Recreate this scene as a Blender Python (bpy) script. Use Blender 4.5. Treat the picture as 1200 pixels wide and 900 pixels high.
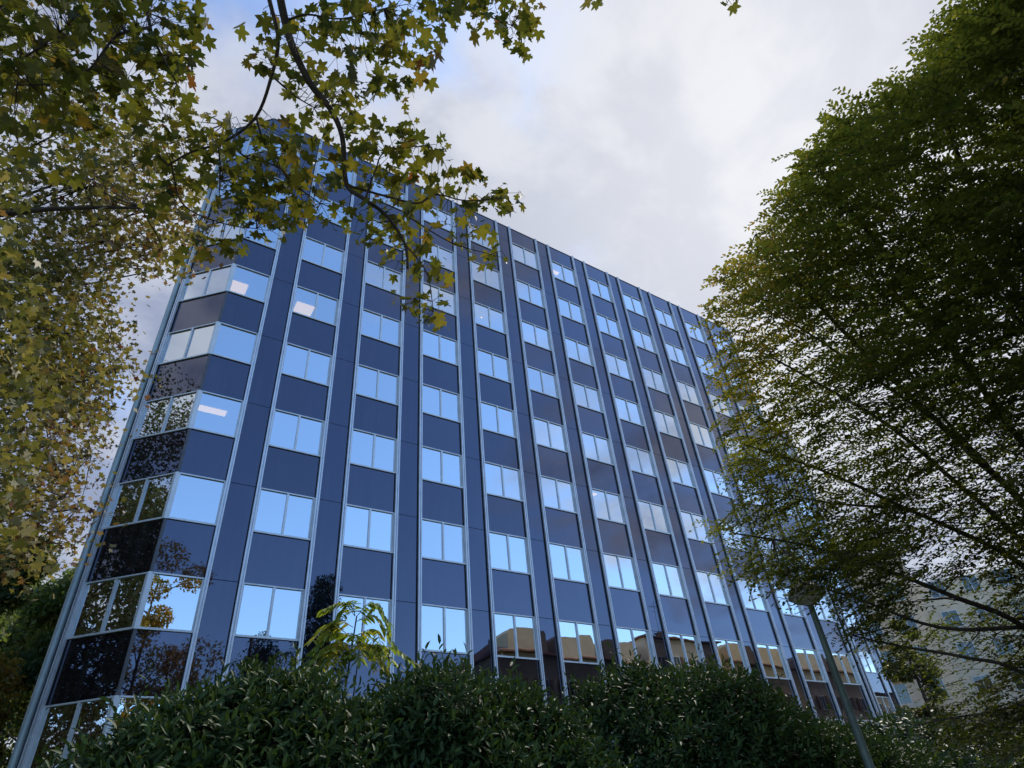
import bpy, math, random
import numpy as np
from mathutils import Matrix, Vector
for o in list(bpy.data.objects): bpy.data.objects.remove(o, do_unlink=True)
S = bpy.context.scene
COL = S.collection
rng = np.random.default_rng(7)
random.seed(7)
R = math.radians

# ------------------------------------------------------------------ camera
CAM = np.array([-0.884, -20.399, -4.208])
FPX = 734.4                                            # focal length in pixels of a 1200 px wide frame
PITCH, YAW, ROLL = R(37.005), R(-36.387), R(-5.880)
mcam = Matrix.Rotation(YAW, 4, 'Z') @ Matrix.Rotation(math.pi/2+PITCH, 4, 'X') @ Matrix.Rotation(ROLL, 4, 'Z')
cd = bpy.data.cameras.new('camera'); cam = bpy.data.objects.new('camera', cd); COL.objects.link(cam)
cam.matrix_world = Matrix.Translation(Vector(CAM)) @ mcam
cd.sensor_width = 36; cd.lens = 36*FPX/1200; cd.clip_start = 0.05; cd.clip_end = 3000
S.camera = cam
RC = np.array(mcam.to_3x3())
def ray(px, py):
    v = RC @ np.array([(px-600)/FPX, (450-py)/FPX, -1.0]); return v/np.linalg.norm(v)
def P3(px, py, d): return CAM + ray(px, py)*d
def rays(px, py):
    v = np.stack([(px-600)/FPX, (450-py)/FPX, -np.ones_like(px)], 1) @ RC.T
    return v/np.linalg.norm(v, axis=1, keepdims=True)
def project(X):
    V = (X-CAM) @ RC
    return 600+FPX*V[:, 0]/-V[:, 2], 450-FPX*V[:, 1]/-V[:, 2]

# ------------------------------------------------------------------ sky and sun
SUN_AZ, SUN_EL = R(75), R(50)                          # azimuth clockwise from +Y
sd = np.array([math.sin(SUN_AZ)*math.cos(SUN_EL), math.cos(SUN_AZ)*math.cos(SUN_EL), math.sin(SUN_EL)])
W = bpy.data.worlds.new('World'); S.world = W; W.use_nodes = True
nt = W.node_tree; nt.nodes.clear()
def N(t, nt=nt, **kw):
    n = nt.nodes.new(t)
    for k, v in kw.items(): setattr(n, k, v)
    return n
def L(a, b, nt=nt): nt.links.new(a, b)
def math_node(nt, op, a, b=None, c=None, clamp=False):
    n = nt.nodes.new('ShaderNodeMath'); n.operation = op; n.use_clamp = clamp
    for i, v in enumerate((a, b, c)):
        if v is None: continue
        if isinstance(v, (int, float)): n.inputs[i].default_value = v
        else: nt.links.new(v, n.inputs[i])
    return n.outputs[0]
def mixc(nt, fac, a, b, blend='MIX'):
    n = nt.nodes.new('ShaderNodeMix'); n.data_type = 'RGBA'; n.blend_type = blend
    for s, v in ((n.inputs[0], fac), (n.inputs[6], a), (n.inputs[7], b)):
        if isinstance(v, (int, float)): s.default_value = v
        elif isinstance(v, tuple): s.default_value = (*v, 1) if len(v) == 3 else v
        else: nt.links.new(v, s)
    return n.outputs[2]
def smooth(nt, v, lo, hi, a=0.0, b=1.0):
    n = nt.nodes.new('ShaderNodeMapRange'); n.interpolation_type = 'SMOOTHSTEP'
    nt.links.new(v, n.inputs[0]); n.inputs[1].default_value = lo; n.inputs[2].default_value = hi
    n.inputs[3].default_value = a; n.inputs[4].default_value = b
    return n.outputs[0]
sky = N('ShaderNodeTexSky', sky_type='NISHITA'); sky.sun_disc = False
sky.sun_elevation = SUN_EL; sky.sun_rotation = SUN_AZ
sky.air_density = 1.0; sky.dust_density = 0.6; sky.ozone_density = 1.6
tc = N('ShaderNodeTexCoord')
sep = N('ShaderNodeSeparateXYZ'); L(tc.outputs['Generated'], sep.inputs[0])
dx, dy, dz = sep.outputs
zz = math_node(nt, 'ADD', math_node(nt, 'MAXIMUM', dz, 0.0), 0.28)
comb = N('ShaderNodeCombineXYZ')
L(math_node(nt, 'DIVIDE', dx, zz), comb.inputs[0]); L(math_node(nt, 'DIVIDE', dy, zz), comb.inputs[1])
def noise(nt, vec, scale, detail, rough=0.5, dist=0.0, off=(0, 0, 0)):
    m = nt.nodes.new('ShaderNodeMapping'); m.inputs[1].default_value = off; nt.links.new(vec, m.inputs[0])
    n = nt.nodes.new('ShaderNodeTexNoise'); n.inputs['Scale'].default_value = scale
    n.inputs['Detail'].default_value = detail; n.inputs['Roughness'].default_value = rough
    n.inputs['Distortion'].default_value = dist
    nt.links.new(m.outputs[0], n.inputs['Vector']); return n.outputs[0]
cv = comb.outputs[0]
n1 = noise(nt, cv, 2.1, 8, 0.55, 0.3, (3.1, 1.7, 0))
n2 = noise(nt, cv, 1.4, 4, 0.5, 0.2, (7.3, 4.2, 0))
n3 = noise(nt, cv, 4.5, 6, 0.55, 0.4, (1.3, 9.2, 0))
n4 = noise(nt, cv, 11.0, 6, 0.6, 0.6, (4.4, 2.2, 0))
bias = math_node(nt, 'ADD', math_node(nt, 'MULTIPLY', dx, 1.25), math_node(nt, 'MULTIPLY', dy, 0.62))
bias = math_node(nt, 'ADD', bias, math_node(nt, 'MULTIPLY', math_node(nt, 'MAXIMUM', math_node(nt, 'MULTIPLY', dx, -1.0), 0.0), 2.2))
bias = math_node(nt, 'SUBTRACT', bias, math_node(nt, 'MULTIPLY', math_node(nt, 'MAXIMUM', math_node(nt, 'SUBTRACT', 0.50, dz), 0.0), smooth(nt, dy, -0.3, 0.1, 2.4, 0.0)))
bias = math_node(nt, 'ADD', bias, smooth(nt, dy, 0.35, 0.85, 0.0, 0.55))
cover = math_node(nt, 'ADD', math_node(nt, 'MULTIPLY', bias, 0.55), math_node(nt, 'MULTIPLY_ADD', n1, 1.7, -0.35))
cover = smooth(nt, cover, 0.54, 0.94)
cover = math_node(nt, 'MULTIPLY', cover, 0.96)
sund = N('ShaderNodeVectorMath', operation='DOT_PRODUCT'); L(tc.outputs['Generated'], sund.inputs[0])
sund.inputs[1].default_value = tuple(sd)
glow = math_node(nt, 'POWER', math_node(nt, 'MAXIMUM', sund.outputs['Value'], 0.0), 5.0)
cover = math_node(nt, 'MAXIMUM', cover, math_node(nt, 'MULTIPLY', smooth(nt, sund.outputs['Value'], 0.86, 0.97), 0.97))
wisp = smooth(nt, math_node(nt, 'ADD', math_node(nt, 'ADD', math_node(nt, 'MULTIPLY', n3, 0.42), math_node(nt, 'MULTIPLY', n4, 0.14)), math_node(nt, 'MULTIPLY', n2, 0.5)), 0.48, 0.60)
cl_dark = (0.96, 1.12, 1.62); cl_light = (1.92, 2.02, 2.32)
cl = mixc(nt, wisp, cl_dark, cl_light)
cl = mixc(nt, math_node(nt, 'MULTIPLY', glow, 0.6), cl, (3.3, 3.25, 3.2))
back = N('ShaderNodeBackground')
SKYC = mixc(nt, cover, mixc(nt, 1.0, sky.outputs[0], (0.74, 0.87, 1.0), 'MULTIPLY'), cl)
L(SKYC, back.inputs[0]); back.inputs[1].default_value = 0.11
wo = N('ShaderNodeOutputWorld'); L(back.outputs[0], wo.inputs[0])

ld = bpy.data.lights.new('sun', 'SUN'); sun = bpy.data.objects.new('sun', ld); COL.objects.link(sun)
ld.energy = 1.25; ld.angle = R(6); ld.color = (1.0, 0.93, 0.82)
sun.rotation_euler = Vector(sd).to_track_quat('Z', 'Y').to_euler()
sun.location = (30, 10, 60)
S.view_settings.view_transform = 'Standard'; S.view_settings.look = 'None'
S.view_settings.exposure = 1.5; S.view_settings.gamma = 1; S.view_settings.use_curve_mapping = False
S.cycles.max_bounces = 8; S.cycles.transparent_max_bounces = 8; S.cycles.glossy_bounces = 4
S.cycles.caustics_reflective = False; S.cycles.caustics_refractive = False

# ------------------------------------------------------------------ materials
def newmat(name):
    m = bpy.data.materials.new(name); m.use_nodes = True; m.node_tree.nodes.clear(); return m, m.node_tree
def out(nt, sh):
    o = nt.nodes.new('ShaderNodeOutputMaterial'); nt.links.new(sh, o.inputs[0])
def pbsdf(nt, col, rough, metal=0.0, spec=0.5):
    b = nt.nodes.new('ShaderNodeBsdfPrincipled')
    if isinstance(col, tuple): b.inputs['Base Color'].default_value = (*col, 1)
    else: nt.links.new(col, b.inputs['Base Color'])
    if isinstance(rough, (int, float)): b.inputs['Roughness'].default_value = rough
    else: nt.links.new(rough, b.inputs['Roughness'])
    b.inputs['Metallic'].default_value = metal; b.inputs['Specular IOR Level'].default_value = spec
    return b
def bump(nt, h, strength, dist):
    b = nt.nodes.new('ShaderNodeBump'); b.inputs['Strength'].default_value = strength; b.inputs['Distance'].default_value = dist
    nt.links.new(h, b.inputs['Height']); return b.outputs[0]
def objco(nt, geo=False):
    if geo:
        g = nt.nodes.new('ShaderNodeNewGeometry'); return g.outputs['Position']
    return nt.nodes.new('ShaderNodeTexCoord').outputs['Object']
def mat_rough(name, col, rough=0.8, var=0.25, scale=3.0, metal=0.0, spec=0.4, bmp=0.0):
    m, t = newmat(name); c = objco(t, True)
    n = noise(t, c, scale, 6, 0.6); f = smooth(t, n, 0.3, 0.7)
    a = tuple(x*(1-var) for x in col); b = tuple(min(1, x*(1+var)) for x in col)
    s = pbsdf(t, mixc(t, f, a, b), rough, metal, spec)
    if bmp: t.links.new(bump(t, noise(t, c, scale*12, 4), bmp, 0.01), s.inputs['Normal'])
    out(t, s.outputs[0]); return m
def mat_glass(name, tint, see=0.16, wav=0.35):
    # coated curtain wall glass: strong mirror reflection and a little view of the room behind
    m, t = newmat(name); c = objco(t, True)
    nrm = bump(t, noise(t, c, 0.9, 2), wav, 0.004)
    g = t.nodes.new('ShaderNodeBsdfGlossy'); g.inputs['Roughness'].default_value = 0.0
    oi = t.nodes.new('ShaderNodeObjectInfo')
    colr = mixc(t, oi.outputs['Random'], tuple(x*0.86 for x in tint), tint)
    t.links.new(colr, g.inputs['Color']); t.links.new(nrm, g.inputs['Normal'])
    tr = t.nodes.new('ShaderNodeBsdfTransparent'); tr.inputs[0].default_value = (0.75, 0.85, 0.9, 1)
    mx = t.nodes.new('ShaderNodeMixShader'); mx.inputs[0].default_value = 1-see
    t.links.new(tr.outputs[0], mx.inputs[1]); t.links.new(g.outputs[0], mx.inputs[2]); out(t, mx.outputs[0]); return m
def mat_panel(name, base, gcol):
    # dark enamelled back glass: weak clear reflection over a dark sheet, a little dust
    m, t = newmat(name); c = objco(t, True)
    nrm = bump(t, noise(t, c, 0.7, 2), 0.35, 0.004)
    d = t.nodes.new('ShaderNodeBsdfDiffuse'); mp = t.nodes.new('ShaderNodeMapping'); mp.inputs[3].default_value = (7, 7, .35); t.links.new(c, mp.inputs[0])
    dust = math_node(t, 'MULTIPLY', smooth(t, noise(t, c, 0.8, 6, 0.65), 0.3, 0.75), smooth(t, noise(t, mp.outputs[0], 1.0, 5, 0.6), 0.35, 0.75))
    t.links.new(mixc(t, dust, base, tuple(x*1.5+0.022 for x in base)), d.inputs[0])
    g = t.nodes.new('ShaderNodeBsdfGlossy'); g.inputs['Roughness'].default_value = 0.015
    oi = t.nodes.new('ShaderNodeObjectInfo')
    fr = t.nodes.new('ShaderNodeFresnel'); fr.inputs[0].default_value = 1.5
    gc = mixc(t, oi.outputs['Random'], tuple(x*0.86 for x in gcol), tuple(min(1, x*1.12) for x in gcol))
    gc = mixc(t, math_node(t, 'MULTIPLY', fr.outputs[0], 1.6, clamp=True), gc, (0.9, 0.9, 0.95))
    t.links.new(gc, g.inputs['Color']); t.links.new(nrm, g.inputs['Normal'])
    a = t.nodes.new('ShaderNodeAddShader'); t.links.new(d.outputs[0], a.inputs[0]); t.links.new(g.outputs[0], a.inputs[1])
    out(t, a.outputs[0]); return m
def mat_emit(name, col, st):
    m, t = newmat(name); e = t.nodes.new('ShaderNodeEmission'); e.inputs[0].default_value = (*col, 1); e.inputs[1].default_value = st
    out(t, e.outputs[0]); return m
def mat_leaf(name, cols, rough=0.45, trans=0.35, spec=0.4, tcol=1.5):
    # cols: ramp of leaf colours, picked leaf by leaf through the 'tint' attribute
    m, t = newmat(name)
    at = t.nodes.new('ShaderNodeAttribute'); at.attribute_name = 'tint'
    rp = t.nodes.new('ShaderNodeValToRGB'); el = rp.color_ramp.elements
    while len(el) < len(cols): el.new(0.5)
    for i, (p, c) in enumerate(cols): el[i].position = p; el[i].color = (*c, 1)
    t.links.new(at.outputs['Fac'], rp.inputs[0])
    c = objco(t, True); blotch = smooth(t, noise(t, c, 22.0, 3, 0.6), 0.3, 0.7)
    col = mixc(t, blotch, mixc(t, 1.0, rp.outputs[0], (0.8, 0.8, 0.8), 'MULTIPLY'), rp.outputs[0])
    s = pbsdf(t, col, rough, 0, spec)
    tr = t.nodes.new('ShaderNodeBsdfTranslucent')
    t.links.new(mixc(t, 1.0, col, (tcol*1.05, tcol, tcol*0.45), 'MULTIPLY'), tr.inputs[0])
    mx = t.nodes.new('ShaderNodeMixShader'); mx.inputs[0].default_value = trans
    t.links.new(s.outputs[0], mx.inputs[1]); t.links.new(tr.outputs[0], mx.inputs[2]); out(t, mx.outputs[0]); return m

M = {}
M['alu'] = mat_rough('aluminium', (0.68, 0.70, 0.75), 0.34, 0.08, 2.0, metal=0.4)
M['alu_frame'] = mat_rough('window aluminium', (0.66, 0.68, 0.70), 0.4, 0.08, 2.0, metal=0.35)
M['tube'] = mat_rough('painted corner tube', (0.36, 0.42, 0.43), 0.38, 0.12, 1.5, metal=0.2)
M['mull_refl'] = mat_rough('dark mullion reflection', (0.012, 0.012, 0.015), 0.7, 0.2)  # near-black colour painting the mullion's dark side as mirrored in the panels
M['cornerstrip'] = mat_rough('grey corner strip', (0.10, 0.10, 0.11), 0.4, 0.15, metal=0.3)
M['pane'] = mat_glass('window glass', (0.86, 0.93, 0.97), 0.13)
M['panel'] = mat_panel('blue enamelled panel', (0.003, 0.003, 0.006), (0.050, 0.058, 0.094))
M['pier'] = mat_panel('dark blue pier panel', (0.002, 0.003, 0.006), (0.045, 0.053, 0.090))
M['inside'] = mat_rough('office wall paint', (0.30, 0.30, 0.30), 0.8, 0.1)
M['ceil'] = mat_rough('office ceiling', (0.45, 0.46, 0.46), 0.8, 0.08)
M['lamp_on'] = mat_emit('lit ceiling lamp', (1.0, 0.56, 0.10), 1.7)
M['bark'] = mat_rough('dark bark', (0.060, 0.045, 0.034), 0.85, 0.4, 9.0, bmp=0.6)
M['bark_plane'] = mat_rough('plane bark', (0.16, 0.14, 0.10), 0.8, 0.5, 6.0, bmp=0.5)
M['twig'] = mat_rough('brown twig', (0.045, 0.030, 0.022), 0.8, 0.3, 9.0)
M['plane_near'] = mat_leaf('plane leaves', [(0, (0.052, 0.072, 0.018)), (0.35, (0.10, 0.115, 0.024)), (0.68, (0.165, 0.155, 0.030)), (0.92, (0.19, 0.125, 0.032)), (1.0, (0.14, 0.06, 0.025))], 0.5, 0.45, 0.3)
M['plane_far'] = mat_leaf('autumn plane leaves', [(0, (0.08, 0.09, 0.03)), (0.3, (0.15, 0.145, 0.05)), (0.6, (0.28, 0.235, 0.11)), (0.8, (0.18, 0.09, 0.05)), (1.0, (0.13, 0.05, 0.035))], 0.5, 0.40)
M['hornbeam'] = mat_leaf('small dark leaves', [(0, (0.046, 0.064, 0.015)), (0.5, (0.078, 0.095, 0.020)), (0.85, (0.155, 0.155, 0.032)), (1.0, (0.23, 0.16, 0.05))], 0.6, 0.5, 0.22, 2.2)
M['laurel'] = mat_leaf('laurel leaves',  [(0, (0.022, 0.046, 0.016)), (0.6, (0.042, 0.080, 0.023)), (0.9, (0.060, 0.10, 0.030)), (1.0, (0.10, 0.13, 0.042))], 0.5, 0.18, 0.2)
M['yew'] = mat_leaf('evergreen leaves', [(0, (0.020, 0.045, 0.016)), (0.7, (0.04, 0.075, 0.022)), (1.0, (0.08, 0.12, 0.035))], 0.5, 0.2)
M['backtree'] = mat_leaf('background leaves', [(0, (0.09, 0.14, 0.06)), (0.6, (0.16, 0.21, 0.08)), (1.0, (0.28, 0.27, 0.11))], 0.6, 0.45)
M['gold'] = mat_leaf('golden leaves', [(0, (0.12, 0.15, 0.03)), (0.5, (0.34, 0.23, 0.045)), (1.0, (0.34, 0.14, 0.05))], 0.5, 0.4)
M['olive'] = mat_leaf('olive green leaves', [(0, (0.06, 0.085, 0.03)), (0.6, (0.12, 0.13, 0.05)), (1.0, (0.20, 0.17, 0.07))], 0.5, 0.35)
M['sumac'] = mat_leaf('yellow green leaflets', [(0, (0.12, 0.21, 0.04)), (0.6, (0.28, 0.34, 0.06)), (1.0, (0.40, 0.34, 0.06))], 0.45, 0.45)
M['darkgap'] = mat_rough('shrub inside', (0.010, 0.014, 0.007), 0.9, 0.3)
M['ground'] = mat_rough('lawn soil', (0.07, 0.085, 0.035), 0.95, 0.4, 0.8, bmp=0.6)
M['asphalt'] = mat_rough('asphalt', (0.05, 0.05, 0.052), 0.85, 0.2, 2.0, bmp=0.4)
M['paving'] = mat_rough('concrete paving', (0.26, 0.25, 0.23), 0.85, 0.15, 2.0, bmp=0.3)
M['kerb'] = mat_rough('kerb stone', (0.32, 0.31, 0.29), 0.85, 0.15, 3.0)
M['paint'] = mat_rough('road paint', (0.72, 0.72, 0.70), 0.7, 0.1, 6.0)
M['beige'] = mat_rough('beige render', (0.42, 0.35, 0.26), 0.85, 0.12, 0.7, bmp=0.2)
M['cream'] = mat_rough('cream render', (0.70, 0.57, 0.42), 0.85, 0.10, 0.7, bmp=0.2)
M['ochre'] = mat_rough('ochre render', (0.48, 0.36, 0.22), 0.85, 0.12, 0.7, bmp=0.2)
M['pinkish'] = mat_rough('pale pink render', (0.80, 0.58, 0.39), 0.85, 0.12, 0.6, bmp=0.2)
M['rooftile'] = mat_rough('clay roof', (0.20, 0.10, 0.07), 0.85, 0.25, 3.0)
M['shutter'] = mat_rough('brown shutter', (0.16, 0.08, 0.05), 0.6, 0.2)
M['white'] = mat_rough('white paint', (0.72, 0.72, 0.70), 0.5, 0.06)
M['houseglass'] = mat_glass('house window glass', (0.10, 0.11, 0.12), 0.3, 0.5)
M['pole'] = mat_rough('green grey painted steel', (0.12, 0.155, 0.135), 0.5, 0.25, 5.0, metal=0.1)
M['lampcap'] = mat_rough('weathered lamp cap', (0.36, 0.35, 0.33), 0.55, 0.2, 6.0)
M['diffuser'] = mat_rough('lamp bowl', (0.55, 0.52, 0.45), 0.35, 0.06)
M['steel'] = mat_rough('galvanised steel', (0.40, 0.41, 0.42), 0.4, 0.1, metal=0.6)

# ------------------------------------------------------------------ object helpers
def tag(o, label=None, cat=None, group=None, kind=None):
    if label: o['label'] = label
    if cat: o['category'] = cat
    if group: o['group'] = group
    if kind: o['kind'] = kind
    return o
def empty(name, loc, rz=0.0):
    o = bpy.data.objects.new(name, None); COL.objects.link(o); o.location = loc; o.rotation_euler = (0, 0, rz)
    o.empty_display_size = 0.5; return o
def link(name, me, parent=None, loc=(0, 0, 0), rz=0.0):
    o = bpy.data.objects.new(name, me); COL.objects.link(o)
    if parent is not None: o.parent = parent
    o.location = loc; o.rotation_euler = (0, 0, rz); return o
class MB:
    def __init__(s): s.v = []; s.f = []
    def box(s, x0, x1, y0, y1, z0, z1):
        n = len(s.v)
        s.v += [(x0, y0, z0), (x1, y0, z0), (x1, y1, z0), (x0, y1, z0), (x0, y0, z1), (x1, y0, z1), (x1, y1, z1), (x0, y1, z1)]
        s.f += [tuple(n+i for i in q) for q in ((0, 3, 2, 1), (4, 5, 6, 7), (0, 1, 5, 4), (1, 2, 6, 5), (2, 3, 7, 6), (3, 0, 4, 7))]
        return s
    def poly(s, pts):
        n = len(s.v); s.v += [tuple(p) for p in pts]; s.f.append(tuple(range(n, n+len(pts)))); return s
    def prism(s, pts, z0, z1):
        n = len(s.v); k = len(pts)
        s.v += [(x, y, z0) for x, y in pts]+[(x, y, z1) for x, y in pts]
        s.f.append(tuple(range(n+k-1, n-1, -1))); s.f.append(tuple(range(n+k, n+2*k)))
        for i in range(k): j = (i+1) % k; s.f.append((n+i, n+j, n+k+j, n+k+i))
        return s
    def tube(s, pts, rad, sides=7):
        pts = [np.array(p, float) for p in pts]; n = len(s.v); k = len(pts)
        ref = np.array([0.31, 0.17, 0.93])
        for i, p in enumerate(pts):
            d = pts[min(i+1, k-1)]-pts[max(i-1, 0)]; d = d/(np.linalg.norm(d)+1e-9)
            a = np.cross(d, ref); 
            if np.linalg.norm(a) < 0.1: a = np.cross(d, np.array([1, 0, 0.]))
            a /= np.linalg.norm(a); b = np.cross(d, a); r = rad[i]
            for q in range(sides):
                t = 2*math.pi*q/sides; s.v.append(tuple(p+r*(a*math.cos(t)+b*math.sin(t))))
        for i in range(k-1):
            for q in range(sides):
                q2 = (q+1) % sides
                s.f.append((n+i*sides+q, n+i*sides+q2, n+(i+1)*sides+q2, n+(i+1)*sides+q))
        s.f.append(tuple(n+q for q in range(sides-1, -1, -1))); s.f.append(tuple(n+(k-1)*sides+q for q in range(sides)))
        return s
    def lathe(s, prof, cx=0, cy=0, sides=24):
        n = len(s.v); k = len(prof)
        for r, z in prof:
            for q in range(sides):
                t = 2*math.pi*q/sides; s.v.append((cx+r*math.cos(t), cy+r*math.sin(t), z))
        for i in range(k-1):
            for q in range(sides):
                q2 = (q+1) % sides; s.f.append((n+i*sides+q, n+i*sides+q2, n+(i+1)*sides+q2, n+(i+1)*sides+q))
        s.f.append(tuple(n+q for q in range(sides-1, -1, -1))); s.f.append(tuple(n+(k-1)*sides+q for q in range(sides)))
        return s
    def mesh(s, name, mat, smooth=False):
        me = bpy.data.meshes.new(name); me.from_pydata(s.v, [], s.f); me.materials.append(mat)
        if smooth: me.polygons.foreach_set('use_smooth', [True]*len(me.polygons))
        me.update(); return me
    def build(s, name, mat, parent=None, smooth=False, loc=(0, 0, 0), rz=0.0):
        return link(name, s.mesh(name, mat, smooth), parent, loc, rz)
def bez(pts, n=6):
    # smooth polyline through points (Catmull-Rom)
    p = [np.array(q, float) for q in pts]; p = [2*p[0]-p[1]]+p+[2*p[-1]-p[-2]]; o = []
    for i in range(1, len(p)-2):
        for k in range(n):
            t = k/n; a, b, c, d = p[i-1:i+3]
            o.append(0.5*((2*b)+(-a+c)*t+(2*a-5*b+4*c-d)*t*t+(-a+3*b-3*c+d)*t**3))
    o.append(p[-2]); return o
def lerp_r(r0, r1, n): return [r0+(r1-r0)*i/(n-1) for i in range(n)]

# ------------------------------------------------------------------ leaves: many small real faces in one mesh
def star(full=True):
    a = [(0, 1), (8, .76), (15, .78), (27, .50), (39, .72), (50, .94), (60, .72), (76, .45), (92, .55), (108, .70), (126, .48), (150, .36), (180, .14)] if full else \
        [(0, 1), (28, .54), (52, .90), (78, .48), (110, .66), (150, .36), (180, .1)]
    pts = [(r*math.cos(R(t)), r*math.sin(R(t))) for t, r in a]
    pts += [(r*math.cos(R(t)), -r*math.sin(R(t))) for t, r in reversed(a[1:-1])]
    v = np.array([(x*0.62+0.1, y*0.62, -0.20*(x*x+y*y)+0.22*abs(y)) for x, y in pts])
    return v, [tuple(range(len(v)))]
def oval(wid=0.5, cup=0.12):
    v = np.array([(0, 0, 0), (0.28, wid*0.46, cup*0.6), (0.68, wid*0.40, cup*0.4), (1, 0, -cup*0.7), (0.68, -wid*0.40, cup*0.4), (0.28, -wid*0.46, cup*0.6), (0.5, 0, -0.0)])
    return v, [(0, 6, 1), (1, 6, 2), (2, 6, 3), (3, 6, 4), (4, 6, 5), (5, 6, 0)]
def hexa(w=.5):
    return np.array([(0, 0, 0), (.3, w*.48, .03), (.72, w*.36, .02), (1, 0, -.05), (.72, -w*.36, .02), (.3, -w*.48, .03)]), [(0, 5, 4, 3, 2, 1)]
def blade(wid=0.5):
    v = np.array([(0, 0, 0), (0.45, wid*0.5, 0.05), (1, 0, -0.06), (0.45, -wid*0.5, 0.05)])
    return v, [(0, 3, 2, 1)]
T_STAR, T_STAR_S, T_OVAL, T_LAUREL, T_BLADE = star(True), star(False), oval(0.5, 0.1), oval(0.34, 0.14), blade(0.55)
def leaves(name, mat, pos, dirv, nrm, size, tint, tmpl, parent=None):
    tv, tf = tmpl; n = len(pos); k = len(tv)
    d = dirv/(np.linalg.norm(dirv, axis=1, keepdims=True)+1e-9)
    b = np.cross(nrm, d); b /= (np.linalg.norm(b, axis=1, keepdims=True)+1e-9); c = np.cross(d, b)
    V = pos[:, None, :] + size[:, None, None]*(tv[None, :, 0, None]*d[:, None]+tv[None, :, 1, None]*b[:, None]+tv[None, :, 2, None]*c[:, None])
    V = V.reshape(-1, 3).astype(np.float32)
    per = np.concatenate([np.array(f) for f in tf]); lens = np.array([len(f) for f in tf])
    li = (np.arange(n)[:, None]*k+per[None]).ravel().astype(np.int32)
    lt = np.tile(lens, n).astype(np.int32); ls = np.concatenate([[0], np.cumsum(lt)[:-1]]).astype(np.int32)
    me = bpy.data.meshes.new(name); me.vertices.add(len(V)); me.vertices.foreach_set('co', V.ravel())
    me.loops.add(len(li)); me.loops.foreach_set('vertex_index', li)
    me.polygons.add(len(lt)); me.polygons.foreach_set('loop_start', ls)
    try: me.polygons.foreach_set('loop_total', lt)
    except Exception: pass
    me.update(calc_edges=True)
    at = me.attributes.new('tint', 'FLOAT', 'POINT'); at.data.foreach_set('value', np.repeat(tint, k).astype(np.float32))
    me.materials.append(mat)
    return link(name, me, parent)
def unit(v): return v/(np.linalg.norm(v, axis=-1, keepdims=True)+1e-9)
def rnd(n, s=1.0): return rng.normal(0, s, (n, 3))
_k = rng.normal(0, 1, (14, 3)); _k = unit(_k)*rng.uniform(0.6, 2.4, (14, 1)); _ph = rng.uniform(0, 6.28, 14); _am = 1/np.linalg.norm(_k, axis=1)
def fnoise(X, s=1.0): return (np.sin(X @ _k.T*s+_ph)*_am).sum(1)/_am.sum()*2.2
def inpoly(px, py, poly):
    c = np.zeros(len(px), bool); j = len(poly)-1
    for i in range(len(poly)):
        xi, yi = poly[i]; xj, yj = poly[j]
        m = ((yi > py) != (yj > py)) & (px < (xj-xi)*(py-yi)/(yj-yi+1e-9)+xi); c ^= m; j = i
    return c

# ================================================================== SETTING
GZ = -5.8
def structure(name, mb, mat, kind='structure'):
    o = mb.build(name, mat); o['kind'] = kind; return o
g = MB(); g.poly([(-900, -900, GZ), (900, -900, GZ), (900, 900, GZ), (-900, 900, GZ)]); structure('ground', g, M['ground'])
g = MB(); g.poly([(-200, -30, GZ+.004), (200, -30, GZ+.004), (200, -23.6, GZ+.004), (-200, -23.6, GZ+.004)]); structure('road', g, M['asphalt'])
g = MB(); g.box(-200, 200, -23.45, -17.2, GZ-0.1, GZ+0.12); structure('pavement', g, M['paving'])
g = MB(); g.box(-200, 200, -23.6, -23.45, GZ-0.1, GZ+0.125); structure('kerb', g, M['kerb'])
g = MB()
for i in range(-20, 21): g.box(i*6-1.5, i*6+1.5, -26.86, -26.74, GZ+.001, GZ+.009)
structure('road_markings', g, M['paint'])
g = MB(); g.box(-200, 200, -31.7, -30, GZ-.1, GZ+.12); structure('far_pavement', g, M['paving'])
GZp = GZ+0.12

# ================================================================== OFFICE BUILDING
H, PI_, WW, WH = 3.3, 3.037, 1.911, 1.618
ROOF = 27.75
MW = 0.13
def window_mesh(Wd, panes, name='window'):
    f = MB()
    f.box(0, Wd, -.035, .04, -.045, 0); f.box(0, Wd, -.05, .04, -WH, -WH+.06)
    f.box(0, .04, -.030, .04, -WH+.06, -.045); f.box(Wd-.04, Wd, -.030, .04, -WH+.06, -.045)
    if panes == 2:
        f.box(Wd/2-.035, Wd/2+.035, -.032, .04, -WH+.06, -.045)
        f.box(Wd-.085, Wd-.055, -.012, .03, -WH+.075, -.06)
    return f.mesh(name, M['alu_frame'])
def pane_mesh(Wd, panes, name='pane'):
    f = MB(); xs = [(.04, Wd/2-.035), (Wd/2+.035, Wd-.04)] if panes == 2 else [(.04, Wd-.04)]
    for a, b in xs:
        t1, t2 = random.uniform(-.0022, .0022), random.uniform(-.0025, .0025)
        f.poly([(a, .018-t1-t2, -WH+.06), (b, .018+t1-t2, -WH+.06), (b, .018+t1+t2, -.045), (a, .018-t1+t2, -.045)])
    return f.mesh(name, M['pane'])
def panel_mesh(Wd, h, mat, name='spandrel_panel'):
    f = MB(); t = random.uniform(-.0012, .0012)
    f.box(0, Wd, .004, .03, 0, h)
    me = f.mesh(name, mat)
    for v in me.vertices:
        v.co.y += t*(v.co.z/h-.5)*2 + random.choice((-1, 1))*0.0
    return me
WMESH = window_mesh(WW, 2); PMESH = [pane_mesh(WW, 2) for _ in range(7)]
SH = H-WH
SMESH = [panel_mesh(WW, SH, M['panel']) for _ in range(4)]
CAPH = ROOF-8*H
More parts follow.
